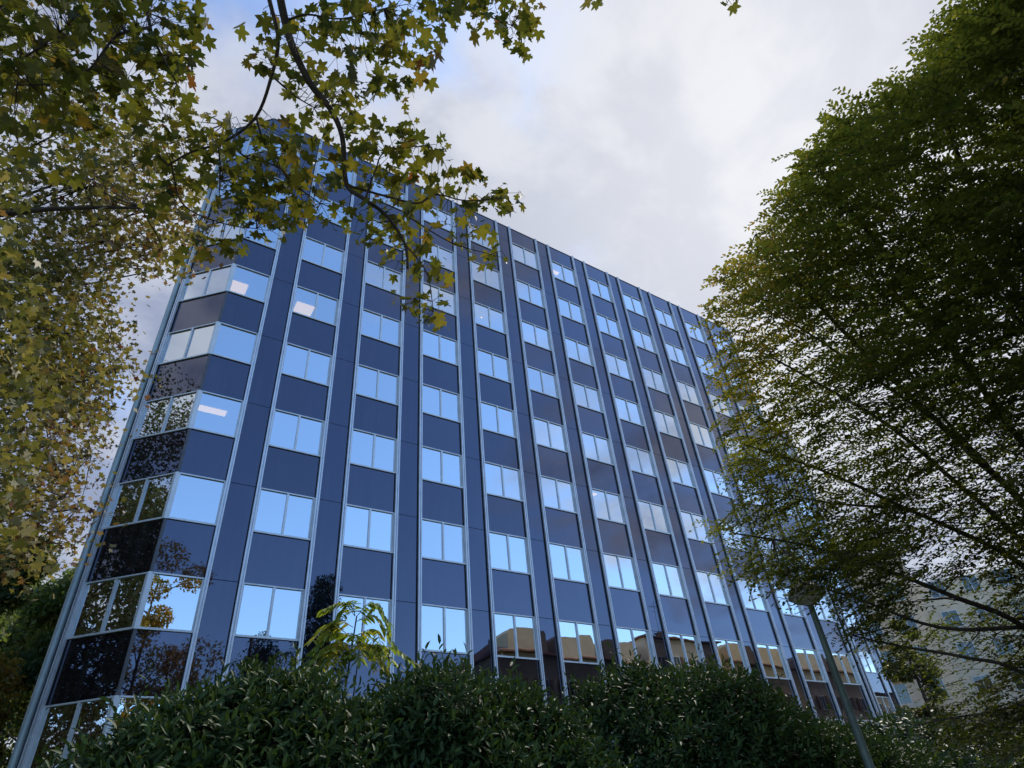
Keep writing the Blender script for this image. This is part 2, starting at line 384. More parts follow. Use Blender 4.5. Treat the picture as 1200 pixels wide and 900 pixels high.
def mullion_mesh(z0, z1, name='mullion', w=MW):
    f = MB(); f.box(0, .046, -.11, .03, z0, z1); f.box(w-.046, w, -.11, .03, z0, z1); f.box(.046, w-.046, -.07, .03, z0, z1)
    return f.mesh(name, M['alu'])
_rf = MB(); _rf.box(-.028, -.001, -.028, .0035, GZ, ROOF); RFL = _rf.mesh('reflection_strip', M['mull_refl'])  # dark strips each side of a mullion stand in for its mirrored side
_rf = MB(); _rf.box(MW+.001, MW+.022, -.028, .0035, GZ, ROOF); RFR = _rf.mesh('reflection_strip', M['mull_refl'])
MM = None
def mull(parent, loc, rz=0):
    o = link('mullion', MM, parent, loc, rz); link('reflection_strip', RFL, o); link('reflection_strip', RFR, o); return o
def pier_mesh(Wd, name='pier_panel'):
    f = MB(); z = -4*H+H*2.0; z = -3.3
    zs = [(GZ, -3.31)]+[(j*H+.010 if j > -1 else -3.29, (j+1)*H-.010) for j in range(-1, 8)]+[(8*H+.010, ROOF)]
    for a, b in zs:
        t = random.uniform(-.001, .001); n = len(f.v); f.box(.012, Wd-.012, .006, .03, a, b)
        for q in range(n, n+8): x, y, z = f.v[q]; f.v[q] = (x, y+(t if z == a else -t), z)
    return f.mesh(name, M['pier'])
def bay(root, x0, y0, rz, Wd, npan, rows, wmesh, pmeshes, wname, budget):
    """one stack of windows and spandrels; returns nothing"""
    cs, sn = math.cos(rz), math.sin(rz)
    rest_w, rest_p, rest_s = MB(), MB(), MB()
    smeshes = SMESH if abs(Wd-WW) < 1e-6 else [panel_mesh(Wd, SH, M['panel']) for _ in range(3)]
    cap = panel_mesh(Wd, CAPH, M['panel'])
    for j in rows:
        if budget['window'] < 100 and not (j == 0 and 1 < x0 < 28 and rz == 0):
            w = link(wname, wmesh, root, (x0, y0, j*H), rz); link('pane', random.choice(pmeshes), w)
            budget['window'] += 1
        else: budget['rest_w'].append((x0, y0, j*H, rz))
    for j in list(rows)+[-1]:
        if j == rows[-1]: link('spandrel_panel', cap, root, (x0, y0, j*H), rz); budget['panel'] += 1
        elif budget['panel'] < 100 and j >= 0 and not (j == 0 and 1 < x0 < 20 and rz == 0): link('spandrel_panel', random.choice(smeshes), root, (x0, y0, j*H), rz); budget['panel'] += 1
        else: budget['rest_s'].append((x0, y0, j*H, rz, Wd))
    # base panel below the lowest window row
    budget['rest_s'].append((x0, y0, GZ, rz, Wd))
def rest_build(root, budget):
    if budget['rest_w']:
        f = MB(); pn = MB()
        for (x0, y0, z, rz) in budget['rest_w']:
            for src, dst in ((WMESH, f), (PMESH[0], pn)):
                n = len(dst.v); dst.v += [(v.co.x+x0, v.co.y+y0, v.co.z+z) for v in src.vertices]
                dst.f += [tuple(n+i for i in p.vertices) for p in src.polygons]
        w = f.build('window', M['alu_frame'], root); w['kind'] = 'stuff'; q = pn.build('pane', M['pane'], w)
    if budget['rest_s']:
        f = MB()
        for (x0, y0, z, rz, Wd) in budget['rest_s']:
            cs, sn = math.cos(rz), math.sin(rz); n = len(f.v)
            h = SH if z > GZ+.01 else (-H-.01)-GZ
            f.box(0, Wd, .004, .03, 0, h)
            for q in range(n, n+8): x, y, zz_ = f.v[q]; f.v[q] = (x0+x*cs-y*sn, y0+x*sn+y*cs, zz_+z)
        o = f.build('spandrel_panel', M['panel'], root); o['kind'] = 'stuff'

office = empty('office_building', (0, 0, 0))
tag(office, 'tall office block with rows of blue mirror windows and dark navy panels between silver mullions', 'office building')
bud = {'window': 0, 'panel': 0, 'rest_w': [], 'rest_s': []}
# chamfer (left end, facing the plane tree)
CX, CY = -1.03, 1.5; KX, KY = 0.45, 0.0
CLEN = math.hypot(KX-CX, KY-CY); CRZ = math.atan2(KY-CY, KX-CX)
b2 = {'window': 0, 'panel': 0, 'rest_w': [], 'rest_s': []}
cw = CLEN-.05
bay(office, CX, CY, CRZ, cw, 2, range(0, 9), window_mesh(cw, 2, 'chamfer_window'), [pane_mesh(cw, 2) for _ in range(3)], 'corner_window', b2)
bud['panel'] += b2['panel']; bud['rest_s'] += b2['rest_s']
# column 0, single pane up to the corner
w0 = WW-KX-.05
bay(office, KX+.05, 0, 0, w0, 1, range(0, 9), window_mesh(w0, 1, 'single_window'), [pane_mesh(w0, 1) for _ in range(3)], 'window', bud)
for c in range(1, 12):
    bay(office, c*PI_, 0, 0, WW, 2, range(0, 9), WMESH, PMESH, 'window', bud)
rest_build(office, bud)
MM = mullion_mesh(GZ, ROOF+.03)
PM = [pier_mesh(PI_-WW-2*MW) for _ in range(4)]
for c in range(0, 12):
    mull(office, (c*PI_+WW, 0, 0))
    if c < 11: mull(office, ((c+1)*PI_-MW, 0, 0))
    if c < 11: link('pier_panel', random.choice(PM), office, (c*PI_+WW+MW, 0, 0))
XE = 11*PI_+WW+MW
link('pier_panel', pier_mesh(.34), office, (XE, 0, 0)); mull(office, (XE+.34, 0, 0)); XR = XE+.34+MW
# corner post: silver beside windows, dark grey beside spandrels
f = MB(); f2 = MB()
for j in range(0, 9):
    f = MB(); f2 = MB()
    f.prism([(KX-.05, -.035), (KX+.065, -.035), (KX+.05, .03), (KX-.02, .07), (KX-.09, .005)], j*H-WH, j*H); f.build('corner_post', M['alu_frame'], office)
    if j: f2.prism([(KX-.03, -.015), (KX+.05, -.015), (KX+.05, .03), (KX-.02, .05), (KX-.05, .005)], (j-1)*H, j*H-WH); f2.build('corner_strip', M['cornerstrip'], office)
f2 = MB()
f2.prism([(KX-.03, -.015), (KX+.05, -.015), (KX+.05, .03), (KX-.02, .05), (KX-.05, .005)], 8*H, ROOF); f2.build('corner_strip', M['cornerstrip'], office); f2 = MB()
f2.prism([(KX-.03, -.015), (KX+.05, -.015), (KX+.05, .03), (KX-.02, .05), (KX-.05, .005)], GZ, -WH)
f2.build('corner_strip', M['cornerstrip'], office)
# left end of the chamfer: mullion, dark groove, round painted tube
ux, uy = math.cos(CRZ), math.sin(CRZ)
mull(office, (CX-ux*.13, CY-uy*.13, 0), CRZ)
f = MB(); f.box(0, .16, .0, .03, GZ, ROOF); f.build('groove_panel', M['pier'], office, loc=(CX-ux*.29, CY-uy*.29, 0), rz=CRZ)
TX, TY = CX-ux*.40, CY-uy*.40
f = MB()
f.lathe([(.11, GZ), (.11, ROOF+.05)], TX, TY, 20)
for j in range(0, 9): f.lathe([(.114, j*H-2.5), (.114, j*H-2.47)], TX, TY, 20)
f.build('corner_tube', M['tube'], office, smooth=False)
# hidden faces of the block: backing wall, side walls, roof, floors
f = MB(); DEP = 14.0; BX = TX-.02
f.box(BX, BX+.12, TY+.1, DEP, GZ, ROOF); f.box(XR-.16, XR-.04, .05, DEP, GZ, ROOF); f.box(BX+.12, XR-.16, DEP-.12, DEP, GZ, ROOF)
f.build('side_wall', M['pier'], office)
foot = [(KX+.02, .05), (XR-.17, .05), (XR-.17, DEP-.14), (BX+.14, DEP-.14), (BX+.14, TY+.12), (CX+.05, CY+.07)]
for j in range(-1, 9):
    f = MB(); f.prism(foot, j*H+.05, j*H+.40); f.build('floor_slab', M['ceil'], office)
f = MB(); f.prism(foot, ROOF-.32, ROOF-.02); f.build('roof', M['asphalt'], office)
f = MB(); f.box(2.0, XR-.3, 6.2, 6.35, GZ+.01, ROOF-.4)
for j in range(0, 9):
    for c in range(1, 12, 2): f.box(c*PI_+WW+.45, c*PI_+WW+.57, .07, 6.19, j*H-H+.41, j*H+.04)
f.build('inner_wall', M['inside'], office)
f = MB()                                               # thin coping
f.box(KX, XR, -.02, .10, ROOF-.005, ROOF+.05); f.build('coping', M['cornerstrip'], office)
f = MB(); f.box(-.3, CLEN, -.02, .10, ROOF-.002, ROOF+.052); f.build('coping', M['cornerstrip'], office, loc=(CX, CY, 0), rz=CRZ)
# lit ceiling lamps seen through the glass
def on_z(px, py, z):
    v = ray(px, py); return CAM+v*((z-CAM[2])/v[2])
for (px, py, j, w, d) in ((278, 337, 5, .75, .75), (356, 362, 5, .8, .7), (249, 481, 3, .95, .35), (650, 319, 8, .6, .25), (691, 339, 8, .22, .16), (696, 579, 3, .25, .2), (564, 372, 6, .1, .1), (497, 300, 6, .6, .3)):
    zc = j*H+.04; q = on_z(px, py, zc)
    f = MB(); f.box(-w/2, w/2, -d/2, d/2, -.03, .0); f.build('ceiling_lamp', M['lamp_on'], office, loc=(q[0], max(q[1], .45), zc))

# recessed wing behind the right end
wing = empty('office_wing', (54.0, 8.0, 0))
tag(wing, 'set back right wing of the office block seen between lamp post and leaves', 'office wing')
wb = {'window': 0, 'panel': 0, 'rest_w': [], 'rest_s': []}
WMESH2 = window_mesh(WW, 2)
for k in range(0, 5):
    xx = -3.2-k*PI_
    bay(wing, xx, 0, 0, WW, 2, range(0, 9), WMESH2, PMESH, 'window', wb)
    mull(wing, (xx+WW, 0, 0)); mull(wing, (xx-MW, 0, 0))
    if k: link('pier_panel', random.choice(PM), wing, (xx+WW+MW, 0, 0))
rest_build(wing, wb)
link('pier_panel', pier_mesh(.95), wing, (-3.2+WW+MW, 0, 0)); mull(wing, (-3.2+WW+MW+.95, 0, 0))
f = MB(); f.box(-.2, -.08, .05, 12, GZ, ROOF); f.box(-18, -.2, 11.9, 12, GZ, ROOF); f.build('side_wall', M['pier'], wing)
f = MB(); f.box(-18, -.21, .05, 11.8, ROOF-.3, ROOF-.02); f.build('roof', M['asphalt'], wing)
for j in range(-1, 9):
    f = MB(); f.box(-18, -.21, .05, 11.8, j*H+.05, j*H+.4); f.build('floor_slab', M['ceil'], wing)
f = MB(); f.box(-18, -.21, 5, 5.12, GZ, ROOF-.4); f.build('inner_wall', M['inside'], wing)
f = MB(); f.box(-18, .07, -.02, .1, ROOF-.005, ROOF+.05); f.build('coping', M['cornerstrip'], wing)

# ================================================================== HOUSES
def hwindow(parent, loc, rz, w, h, shut):
    f = MB(); f.box(-w/2-.05, -w/2+.03, -.03, .05, 0, h); f.box(w/2-.03, w/2+.05, -.03, .05, 0, h)
    f.box(-w/2+.03, w/2-.03, -.03, .05, h-.06, h); f.box(-w/2-.12, w/2+.12, -.10, .05, -.06, -.003); f.box(-.03, .03, -.03, .05, .0, h-.06)
    o = f.build('window', M['white'], parent, loc=loc, rz=rz)
    g = MB(); g.poly([(-w/2+.03, .015, 0), (w/2-.03, .015, 0), (w/2-.03, .015, h-.06), (-w/2+.03, .015, h-.06)]); g.build('pane', M['houseglass'], o)
    if shut:
        for s in (-1, 1):
            k = MB(); a, b = sorted((s*(w/2+.07), s*(w/2+.07+w*.48))); k.box(a, b, -.06, -.02, 0, h)
            for q in range(int(h/.12)): k.box(a+.04, b-.04, -.075, -.06, q*.12+.02, q*.12+.08)
            k.build('shutter', M['shutter'], o)
    return o
def house(name, label, x0, x1, y, depth, ztop, wall, roofh, group, arch=False, chim=(), cat='house'):
    # front face looks towards +Y (the office); local x runs along the street
    root = empty(name, ((x0+x1)/2, y, GZ)); tag(root, label, cat, group)
    w = (x1-x0)/2; z = ztop-GZ
    f = MB(); f.box(-w, w, -depth, 0, 0, z)
    f.box(-w-.01, w+.01, -.0, .06, z-.5, z-.2)
    f.build('wall', wall, root)
    r = MB()
    r.poly([(-w-.4, .5, z), (w+.4, .5, z), (w*.72, -depth/2, z+roofh), (-w*.72, -depth/2, z+roofh)])
    r.poly([(w+.4, -depth-.5, z), (-w-.4, -depth-.5, z), (-w*.72, -depth/2, z+roofh), (w*.72, -depth/2, z+roofh)])
    r.poly([(w+.4, .5, z), (w+.4, -depth-.5, z), (w*.72, -depth/2, z+roofh)])
    r.poly([(-w-.4, -depth-.5, z), (-w-.4, .5, z), (-w*.72, -depth/2, z+roofh)])
    r.box(-w-.4, w+.4, -depth-.5, .5, z-.14, z-.005)
    rf = r.build('roof', M['rooftile'], root)
    for (cx, hgt) in chim:
        c = MB(); zb = z+roofh*.4
        c.box(cx-.5, cx+.5, -2.4, -1.7, z+.1, z+roofh+hgt); c.box(cx-.6, cx+.6, -2.5, -1.6, z+roofh+hgt+.002, z+roofh+hgt+.15); c.build('chimney', M['ochre'], rf)
    if arch:
        for ax in np.arange(-w+3.2, w-2.8, 6.2):
            pts = [(ax-2.5, z-.02), (ax-2.5, z+1.7), (ax-2.1, z+2.1), (ax+2.3, z+2.3), (ax+2.5, z+2.0), (ax+2.5, z-.02)]
            k = MB(); n = len(pts); k.v = [(x, .02, q) for x, q in pts]+[(x, -3.0, q) for x, q in pts]
            k.f = [tuple(range(n-1, -1, -1)), tuple(range(n, 2*n))]+[(i, i+1, n+i+1, n+i) for i in range(n-1)]
            k.build('dormer', wall, root)
    nf = int((z-.6)//3.1)
    for i in range(nf):
        for wx in np.arange(-w+1.8, w-1, 3.0):
            hwindow(root, (wx, .06, i*3.1+1.1), math.pi, 1.15, 1.55, True)
    return root
GH = 'houses across the street mirrored in the office windows'
house('townhouse', 'beige house across the street with arched dormers, mirrored at the hedge top', 33, 51.5, -32, 11, 11.5, M['beige'], 2.4, GH, True)
house('townhouse', 'taller cream house with chimney and aerial mirrored in the middle windows', 52.5, 64, -32, 11, 14.4, M['cream'], .9, GH, False, ((-1.0, .3), (2.4, -.3)))
house('townhouse', 'ochre house mirrored right of the house with the aerial', 65, 79, -32, 11, 12.4, M['ochre'], 1.6, GH, True)
house('townhouse', 'long beige house at the right end of the row, mirrored in the set back wing', 100, 150, -32, 11, 14.5, M['beige'], 1.0, GH)
house('townhouse', 'low beige house mirrored beside the lamp post', 80, 98, -32, 11, 12.3, M['beige'], 1.5, GH, True)
an = MB(); an.tube([(57.0, -33.9, 14.3), (57.0, -33.9, 19.3)], [.035, .025], 6)
an.tube([(56.2, -33.9, 18.7), (58.0, -33.9, 18.7)], [.02, .02], 5); an.tube([(56.4, -33.9, 18.1), (57.6, -33.9, 18.1)], [.02, .02], 5)
for q in range(8): an.tube([(56.3+q*.22, -34.25, 18.7), (56.3+q*.22, -33.55, 18.7)], [.012, .012], 4)
tag(an.build('aerial', M['steel']), 'thin television aerial on the roof mirrored above the middle windows', 'aerial')

# pale apartment block in the right background, one corner towards the camera
vv = ray(1142, 836); vv = vv/math.hypot(vv[0], vv[1]); AD = 86.0
ax, ay = CAM[0]+vv[0]*AD, CAM[1]+vv[1]*AD
apt = empty('apartment_building', (ax, ay, GZ), R(-52)); tag(apt, 'pale pinkish apartment block far behind the leaves at lower right', 'apartment building')
AZ = 26.5
f = MB(); f.box(-26, 0, 0, 14, 0, AZ); f.box(-26.3, .3, -.3, 14.3, AZ+.003, AZ+.35); f.build('wall', M['pinkish'], apt)
f = MB(); f.box(.002, 16, 1.5, 13, 0, AZ-3.2); f.build('stair_wing', M['cream'], apt)
for i in range(7):
    for k in range(7):
        hwindow(apt, (-2.4-k*3.6, -.05, 1.0+i*3.4), 0, 1.7, 1.9, False)
    if i:
        for k in (1, 3, 5):
            b = MB(); b.box(-3.4-k*3.6, -1.0-k*3.6, -1.15, -.01, i*3.4-.15, i*3.4); b.box(-3.4-k*3.6, -1.0-k*3.6, -1.15, -1.07, i*3.4+.001, i*3.4+.9)
            b.build('balcony', M['cream'], apt)
    for k in range(4): hwindow(apt, (2.5+k*3.5, 1.44, 1.0+i*3.4 if i < 7 else 1.2), 0, 1.6, 1.8, False) if i < 7 else None

# ================================================================== STREET LAMP
lv = ray(1008, 868); hh = math.hypot(lv[0], lv[1]); LD = 9.1
lx, ly = CAM[0]+lv[0]/hh*LD, CAM[1]+lv[1]/hh*LD
lamp = empty('street_lamp', (lx, ly, GZ)); tag(lamp, 'green grey street lamp post with round head tucked under the leaves', 'street lamp')
tv = ray(959, 706); top = CAM[2]+tv[2]/math.hypot(tv[0], tv[1])*LD-GZ
f = MB(); f.lathe([(.12, 0), (.12, .05), (.066, .07), (.066, 1.1), (.056, 1.15), (.038, top-.1), (.035, top)], 0, 0, 16); f.build('pole', M['pole'], lamp, True)
f = MB(); f.lathe([(.042, top-.02), (.07, top), (.08, top+.05), (.215, top+.08), (.24, top+.10), (.235, top+.125), (.18, top+.21), (.09, top+.265), (.03, top+.29), (.0, top+.29)], 0, 0, 28); hd = f.build('lamp_head', M['lampcap'], lamp, True)
f = MB(); f.lathe([(.06, top+.012), (.14, top+.03), (.195, top+.066), (.195, top+.077)], 0, 0, 28); f.build('diffuser', M['diffuser'], hd, True)

# ================================================================== PLANTS
def tube_obj(name, segs, mat, parent, sides=7):
    mb = MB()
    for pts, r0, r1 in segs:
        sm = bez(pts, 5); mb.tube(sm, lerp_r(r0, r1, len(sm)), sides)
    return mb.build(name, mat, parent, smooth=True)
def wig(a, b, n=4, amp=.06):
    a, b = np.array(a, float), np.array(b, float); L_ = np.linalg.norm(b-a)
    return [a+(b-a)*i/n+(rng.normal(0, amp*L_, 3) if 0 < i < n else 0) for i in range(n+1)]

# ---- near plane tree: its trunk stands left of and behind the camera, boughs hang overhead
NT = np.array([-6.5, -23.5, GZ])
near = empty('plane_tree', tuple(NT)); tag(near, 'plane tree whose lobed green leaves hang from dark boughs across the top of the view', 'tree')
inv = -NT
def loc(seg): return [np.array(p)+inv for p in seg]
tk = MB(); tp = bez([(0, 0, -.05), (.05, .1, 2.5), (.3, .2, 5.2), (.5, .3, 8.5), (.3, .5, 13)], 6); tk.tube(tp, lerp_r(.36, .12, len(tp)), 14); tk.build('trunk', M['bark_plane'], near, True)
br = [
 ([(318, -60, 5.4), (333, 20, 5.3), (345, 60, 5.2), (365, 100, 5.1), (386, 126, 5.05), (401, 160, 5.0), (406, 215, 4.95), (425, 232, 4.9), (452, 252, 4.9), (474, 285, 4.85), (478, 315, 4.8)], .031, .009),
 ([(300, -60, 5.6), (317, 5, 5.5), (326, 48, 5.4), (318, 90, 5.35), (300, 137, 5.3), (265, 165, 5.2), (225, 178, 5.2), (196, 194, 5.1)], .018, .006),
 ([(300, 137, 5.3), (312, 172, 5.2), (345, 215, 5.1), (375, 238, 5.1)], .009, .004),
 ([(265, 165, 5.2), (290, 185, 5.2), (322, 194, 5.1), (345, 215, 5.0)], .008, .004),
 ([(256, 170, 5.2), (258, 200, 5.2), (256, 245, 5.1)], .007, .003),
 ([(406, 217, 4.95), (460, 232, 5.0), (490, 238, 5.0), (512, 228, 5.0), (545, 235, 5.0), (590, 232, 4.9)], .010, .004),
 ([(428, 233, 4.9), (440, 200, 5.0), (452, 178, 5.1), (500, 170, 5.2)], .008, .003),
 ([(150, -40, 5.4), (170, 5, 5.3), (178, 40, 5.2), (190, 66, 5.2), (207, 97, 5.1)], .014, .006),
 ([(176, 32, 5.2), (137, 42, 5.0), (106, 80, 4.9), (74, 97, 4.9), (20, 100, 4.8)], .010, .004),
 ([(336, 24, 5.3), (360, 17, 5.3), (400, 22, 5.3), (450, 10, 5.4)], .009, .004),
 ([(322, 92, 5.35), (345, 112, 5.3), (368, 126, 5.2)], .008, .004),
 ([(480, -60, 5.8), (500, -10, 5.8), (545, 8, 5.8), (600, 30, 5.7)], .012, .004),
 ([(-60, 60, 5.4), (0, 78, 5.2), (40, 60, 5.1), (80, 30, 5.0)], .012, .004),
 ([(474, 285, 4.85), (500, 320, 4.8), (508, 365, 4.8)], .007, .003),
 ([(200, 190, 5.1), (215, 240, 5.1), (262, 262, 5.1), (300, 268, 5.1)], .007, .003),
 ([(480, 255, 4.9), (530, 285, 4.9), (575, 298, 4.9)], .006, .003),
 ([(660, -60, 5.8), (690, -20, 5.7), (694, 2, 5.6)], .005, .002),
 ([(850, -70, 5.8), (860, -20, 5.6), (852, 4, 5.5)], .005, .002)]
segs = []; NB = []
for pts, r0, r1 in br:
    p = [P3(*q) for q in pts]; NB += [x for x in bez(p, 4)]; segs.append((loc(p), r0, r1))
hub = P3(310, -260, 6.6)-NT
lim = [([tp[14], (tp[14]+hub)/2+np.array([0, 0, .6]), hub], .13, .07)]
for i in (0, 1, 7, 11, 12, 16, 17):
    s0 = segs[i][0][0]; lim.append(([hub, (hub+s0)/2+np.array([0, 0, .25]), s0], .05, segs[i][1]))
tube_obj('branch', lim+segs, M['bark'], near, 8)
NB = np.array(NB)
nblob = [(60, 40, 105, 62, 190), (150, 55, 85, 66, 190), (205, 40, 42, 60, 90), (115, 125, 70, 38, 110), (40, 110, 60, 45, 90), (190, 120, 30, 45, 40), (25, 20, 40, 60, 60),
 (60, 190, 50, 30, 26),
 (215, 185, 48, 36, 62), (275, 168, 48, 40, 66), (330, 195, 46, 40, 66), (250, 232, 58, 36, 80), (196, 235, 34, 30, 34), (312, 248, 56, 38, 74), (262, 286, 48, 20, 40), (345, 158, 30, 26, 28), (362, 236, 42, 32, 46), (400, 185, 34, 40, 42), (225, 303, 26, 9, 12), (300, 215, 50, 30, 40),
 (302, 45, 26, 40, 24), (350, 60, 40, 52, 46), (415, 32, 58, 38, 86), (440, 82, 46, 38, 62), (480, 38, 44, 40, 62), (503, 78, 14, 16, 12), (465, 108, 20, 18, 16), (370, 108, 36, 30, 30), (410, 112, 26, 30, 26), (395, 140, 30, 26, 24),
 (556, 18, 52, 24, 58), (604, 40, 30, 26, 30), (622, 12, 16, 18, 14), (530, 5, 40, 12, 18), (612, 66, 10, 6, 3),
 (450, 168, 40, 30, 40), (490, 186, 42, 36, 52), (545, 222, 42, 28, 46), (592, 230, 24, 20, 22), (470, 228, 54, 32, 62), (432, 262, 42, 26, 38), (478, 292, 44, 34, 56), (502, 338, 28, 34, 34), (468, 352, 12, 12, 5), (515, 378, 14, 15, 11), (490, 372, 12, 14, 7), (572, 300, 26, 14, 14), (548, 268, 36, 22, 30), (480, 142, 10, 18, 6),
 (694, -2, 8, 7, 4), (853, 0, 13, 7, 5)]
px, py, dd = [], [], []
for cx, cy, rx, ry, n in nblob:
    n = int(n*1.12); a = rng.uniform(0, 6.283, n); r = np.sqrt(rng.uniform(0, 1, n))
    px.append(cx+rx*r*np.cos(a)); py.append(cy+ry*r*np.sin(a)); dd.append(5.35+np.clip(rng.normal(0, .40, n), -.7, 1.2))
# unseen rest of the crown: above and beside the frame
px = np.concatenate(px); py = np.concatenate(py); dd = np.concatenate(dd)
pos = CAM+rays(px, py)*dd[:, None]; pos = pos[((fnoise(pos, 2.6) > -.45) & (rng.uniform(size=len(pos)) < .85)) | (px > 300)]
ex = []
for cx, cy, cz, r, n in ((-6, -22, 2.5, 2.6, 900), (-4.5, -20.5, 4.5, 2.4, 700), (-7.5, -25, 4, 2.6, 700), (-3.6, -22.5, 3.2, 1.8, 400), (-2, -22.5, 4.8, 2, 500), (-6.5, -19.5, 1.5, 2.0, 500)):
    ex.append(np.array([cx, cy, cz])+unit(rnd(n))*(r*rng.uniform(.3, 1, (n, 1))**.6))
ex = np.concatenate(ex); ux_, uy_ = project(ex); vz = (ex-CAM) @ RC
keep = ~((vz[:, 2] < 0) & (ux_ > -40) & (ux_ < 1240) & (uy_ > -30) & (uy_ < 930)); ex = ex[keep]
nvis = len(pos); pos = np.concatenate([pos, ex]); n = len(pos)
d = rnd(n)*[1, 1, .45]; d[:, 2] -= .55; nm = rnd(n)*.42+[0, 0, 1]
# leaves of one cluster share a colour mood
t = np.clip(.44+.26*fnoise(pos, 1.1)+rng.normal(0, .20, n), 0, 1)
leaves('crown', M['plane_near'], pos-NT, d, nm, (.056+.098*rng.uniform(0, 1, n)**1.6), t, T_STAR, near)
# petiole twigs from branches to leaves
tw = MB(); idx = rng.choice(nvis, min(nvis, 1300), replace=False)
for i in idx:
    j = np.argmin(((NB-pos[i])**2).sum(1)); a = NB[j]; b = pos[i]
    if np.linalg.norm(a-b) > .42: continue
    m_ = (a+b)/2+np.array([0, 0, .05])+rng.normal(0, .03, 3); tw.tube([a-NT, m_-NT, b-NT], [.003, .0022, .0014], 3)
tw.build('twigs', M['twig'], near)['kind'] = 'stuff'

# ---- second plane tree: stands beside the chamfered corner, crown in autumn colours
FT = np.array([-9.5, -5.0, GZ])
far = empty('plane_tree', tuple(FT)); tag(far, 'autumn coloured plane tree filling the left edge beside the office corner', 'tree')
tk = MB(); tp = bez([(0, 0, -.05), (.1, 0, 3), (.0, .2, 7), (.3, .1, 12), (.2, .3, 18)], 6); tk.tube(tp, lerp_r(.34, .10, len(tp)), 14); tk.build('trunk', M['bark_plane'], far, True)
fblob = [(60, 150, 80, 50, 11.5, 900), (150, 190, 70, 40, 12, 600), (60, 230, 80, 50, 12, 900), (170, 245, 70, 36, 12.5, 700), (225, 275, 28, 22, 13, 160), (90, 290, 70, 40, 12.5, 700), (160, 300, 50, 22, 13, 330), (176, 318, 20, 10, 13, 50),
 (40, 340, 60, 40, 12, 800), (110, 350, 34, 26, 12.5, 240), (45, 400, 62, 44, 12, 900), (112, 400, 36, 22, 13, 220), (95, 440, 56, 30, 13, 620), (40, 460, 60, 44, 12, 900), (124, 440, 24, 20, 13.5, 150), (90, 495, 50, 30, 13, 500), (128, 478, 10, 12, 13.5, 30),
 (30, 530, 56, 44, 12, 800), (70, 555, 32, 30, 13, 300), (100, 535, 14, 14, 13.5, 60), (45, 590, 60, 36, 12, 700), (80, 600, 22, 20, 13, 110), (30, 640, 50, 22, 12, 330), (70, 640, 26, 14, 12.5, 80), (30, 90, 50, 50, 11, 300), (250, 150, 26, 22, 12, 70),
 (200, 150, 60, 40, 12, 200)]
pos = []; nodes = []
for cx, cy, rx, ry, dep, n in fblob:
    k = max(3, n//30); a = rng.uniform(0, 6.283, k); r = np.sqrt(rng.uniform(0, 1, k))
    c = CAM+rays(cx+rx*r*np.cos(a), cy+ry*r*np.sin(a))*(dep+rng.normal(0, 1.1, k))[:, None]; nodes.append(c)
    m_ = int(n*1.4); q = c[rng.integers(0, k, m_)]; q = q+rnd(m_)*.24; pos.append(q[fnoise(q, 1.9) > -.40])
# mid-distance larger leaves at the frame edge
for cx, cy, rx, ry, dep, n in ((18, 330, 34, 50, 7.6, 110), (25, 430, 34, 50, 7.4, 130), (18, 520, 30, 55, 7.4, 120), (14, 600, 30, 45, 7.2, 90), (30, 655, 34, 22, 7.0, 26), (62, 668, 10, 12, 6.8, 4), (12, 240, 30, 50, 7.6, 80), (70, 470, 22, 30, 8, 40)):
    a = rng.uniform(0, 6.283, n); r = np.sqrt(rng.uniform(0, 1, n)); pos.append(CAM+rays(cx+rx*r*np.cos(a), cy+ry*r*np.sin(a))*(dep+rng.normal(0, .5, n))[:, None])
ex = []
for cx, cy, cz, r, n in ((-11, -4, 4, 4.0, 5400), (-8.5, .5, 6, 4.2, 9800), (-9.5, -1, 11, 4.4, 9600), (-13, -8, 7, 4, 2600), (-9, 3, 1.5, 3.8, 9600), (-12, 5, 8, 4.4, 8000), (-8.5, 0, -1, 3.2, 6200), (-10, 2, 14.5, 3.4, 4200)):
    ex.append(np.array([cx, cy, cz])+unit(rnd(n))*(r*rng.uniform(.2, 1, (n, 1))**.6)*[1, 1, 1.0])
ex = np.concatenate(ex); ux_, uy_ = project(ex); vz = (ex-CAM) @ RC
hidden = (vz[:, 2] > 0) | (ux_ < 0) | (ux_ > 1250) | (uy_ < -30) | (uy_ > 900); okk = hidden | ((ux_ < 95) & (uy_ < 640) & (rng.uniform(size=len(ux_)) < .45))
ex = ex[okk & (fnoise(ex, 1.4) > -.55)]
nfar = sum(len(q) for q in pos); pos.append(ex); pos = np.concatenate(pos); n = len(pos)
d = rnd(n)*[1, 1, .5]; d[:, 2] -= .5; nm = rnd(n)*.6+[0, 0, 1]
t = np.clip(.45+.33*fnoise(pos, .8)+rng.normal(0, .2, n), 0, 1)
leaves('crown', M['plane_far'], pos-FT, d, nm, rng.uniform(.065, .135, n)*np.where((np.arange(n) < nfar) | ((pos-CAM) @ RC[:, 0] > -0.80*-((pos-CAM) @ RC[:, 2])), 1, 1.6), t, T_STAR_S, far)
nodes = np.concatenate(nodes); segs = []
for b0 in range(0, 26):
    cx, cy, rx, ry, dep, n = fblob[b0]; e = P3(cx+rx*.5, cy-ry*.2, dep)-FT; zt = min(17, max(2.5, e[2]-2.5)); s = np.array([.1, .1, zt])
    segs.append(([s, s+(e-s)*.35+np.array([0, 0, .5]), s+(e-s)*.7+np.array([0, 0, .3]), e], .045, .010))
hb = [P3(-60, 258, 10.5)-FT, P3(0, 251, 10.3)-FT, P3(60, 245, 10.2)-FT, P3(120, 243, 10.2)-FT, P3(165, 244, 10.3)-FT]
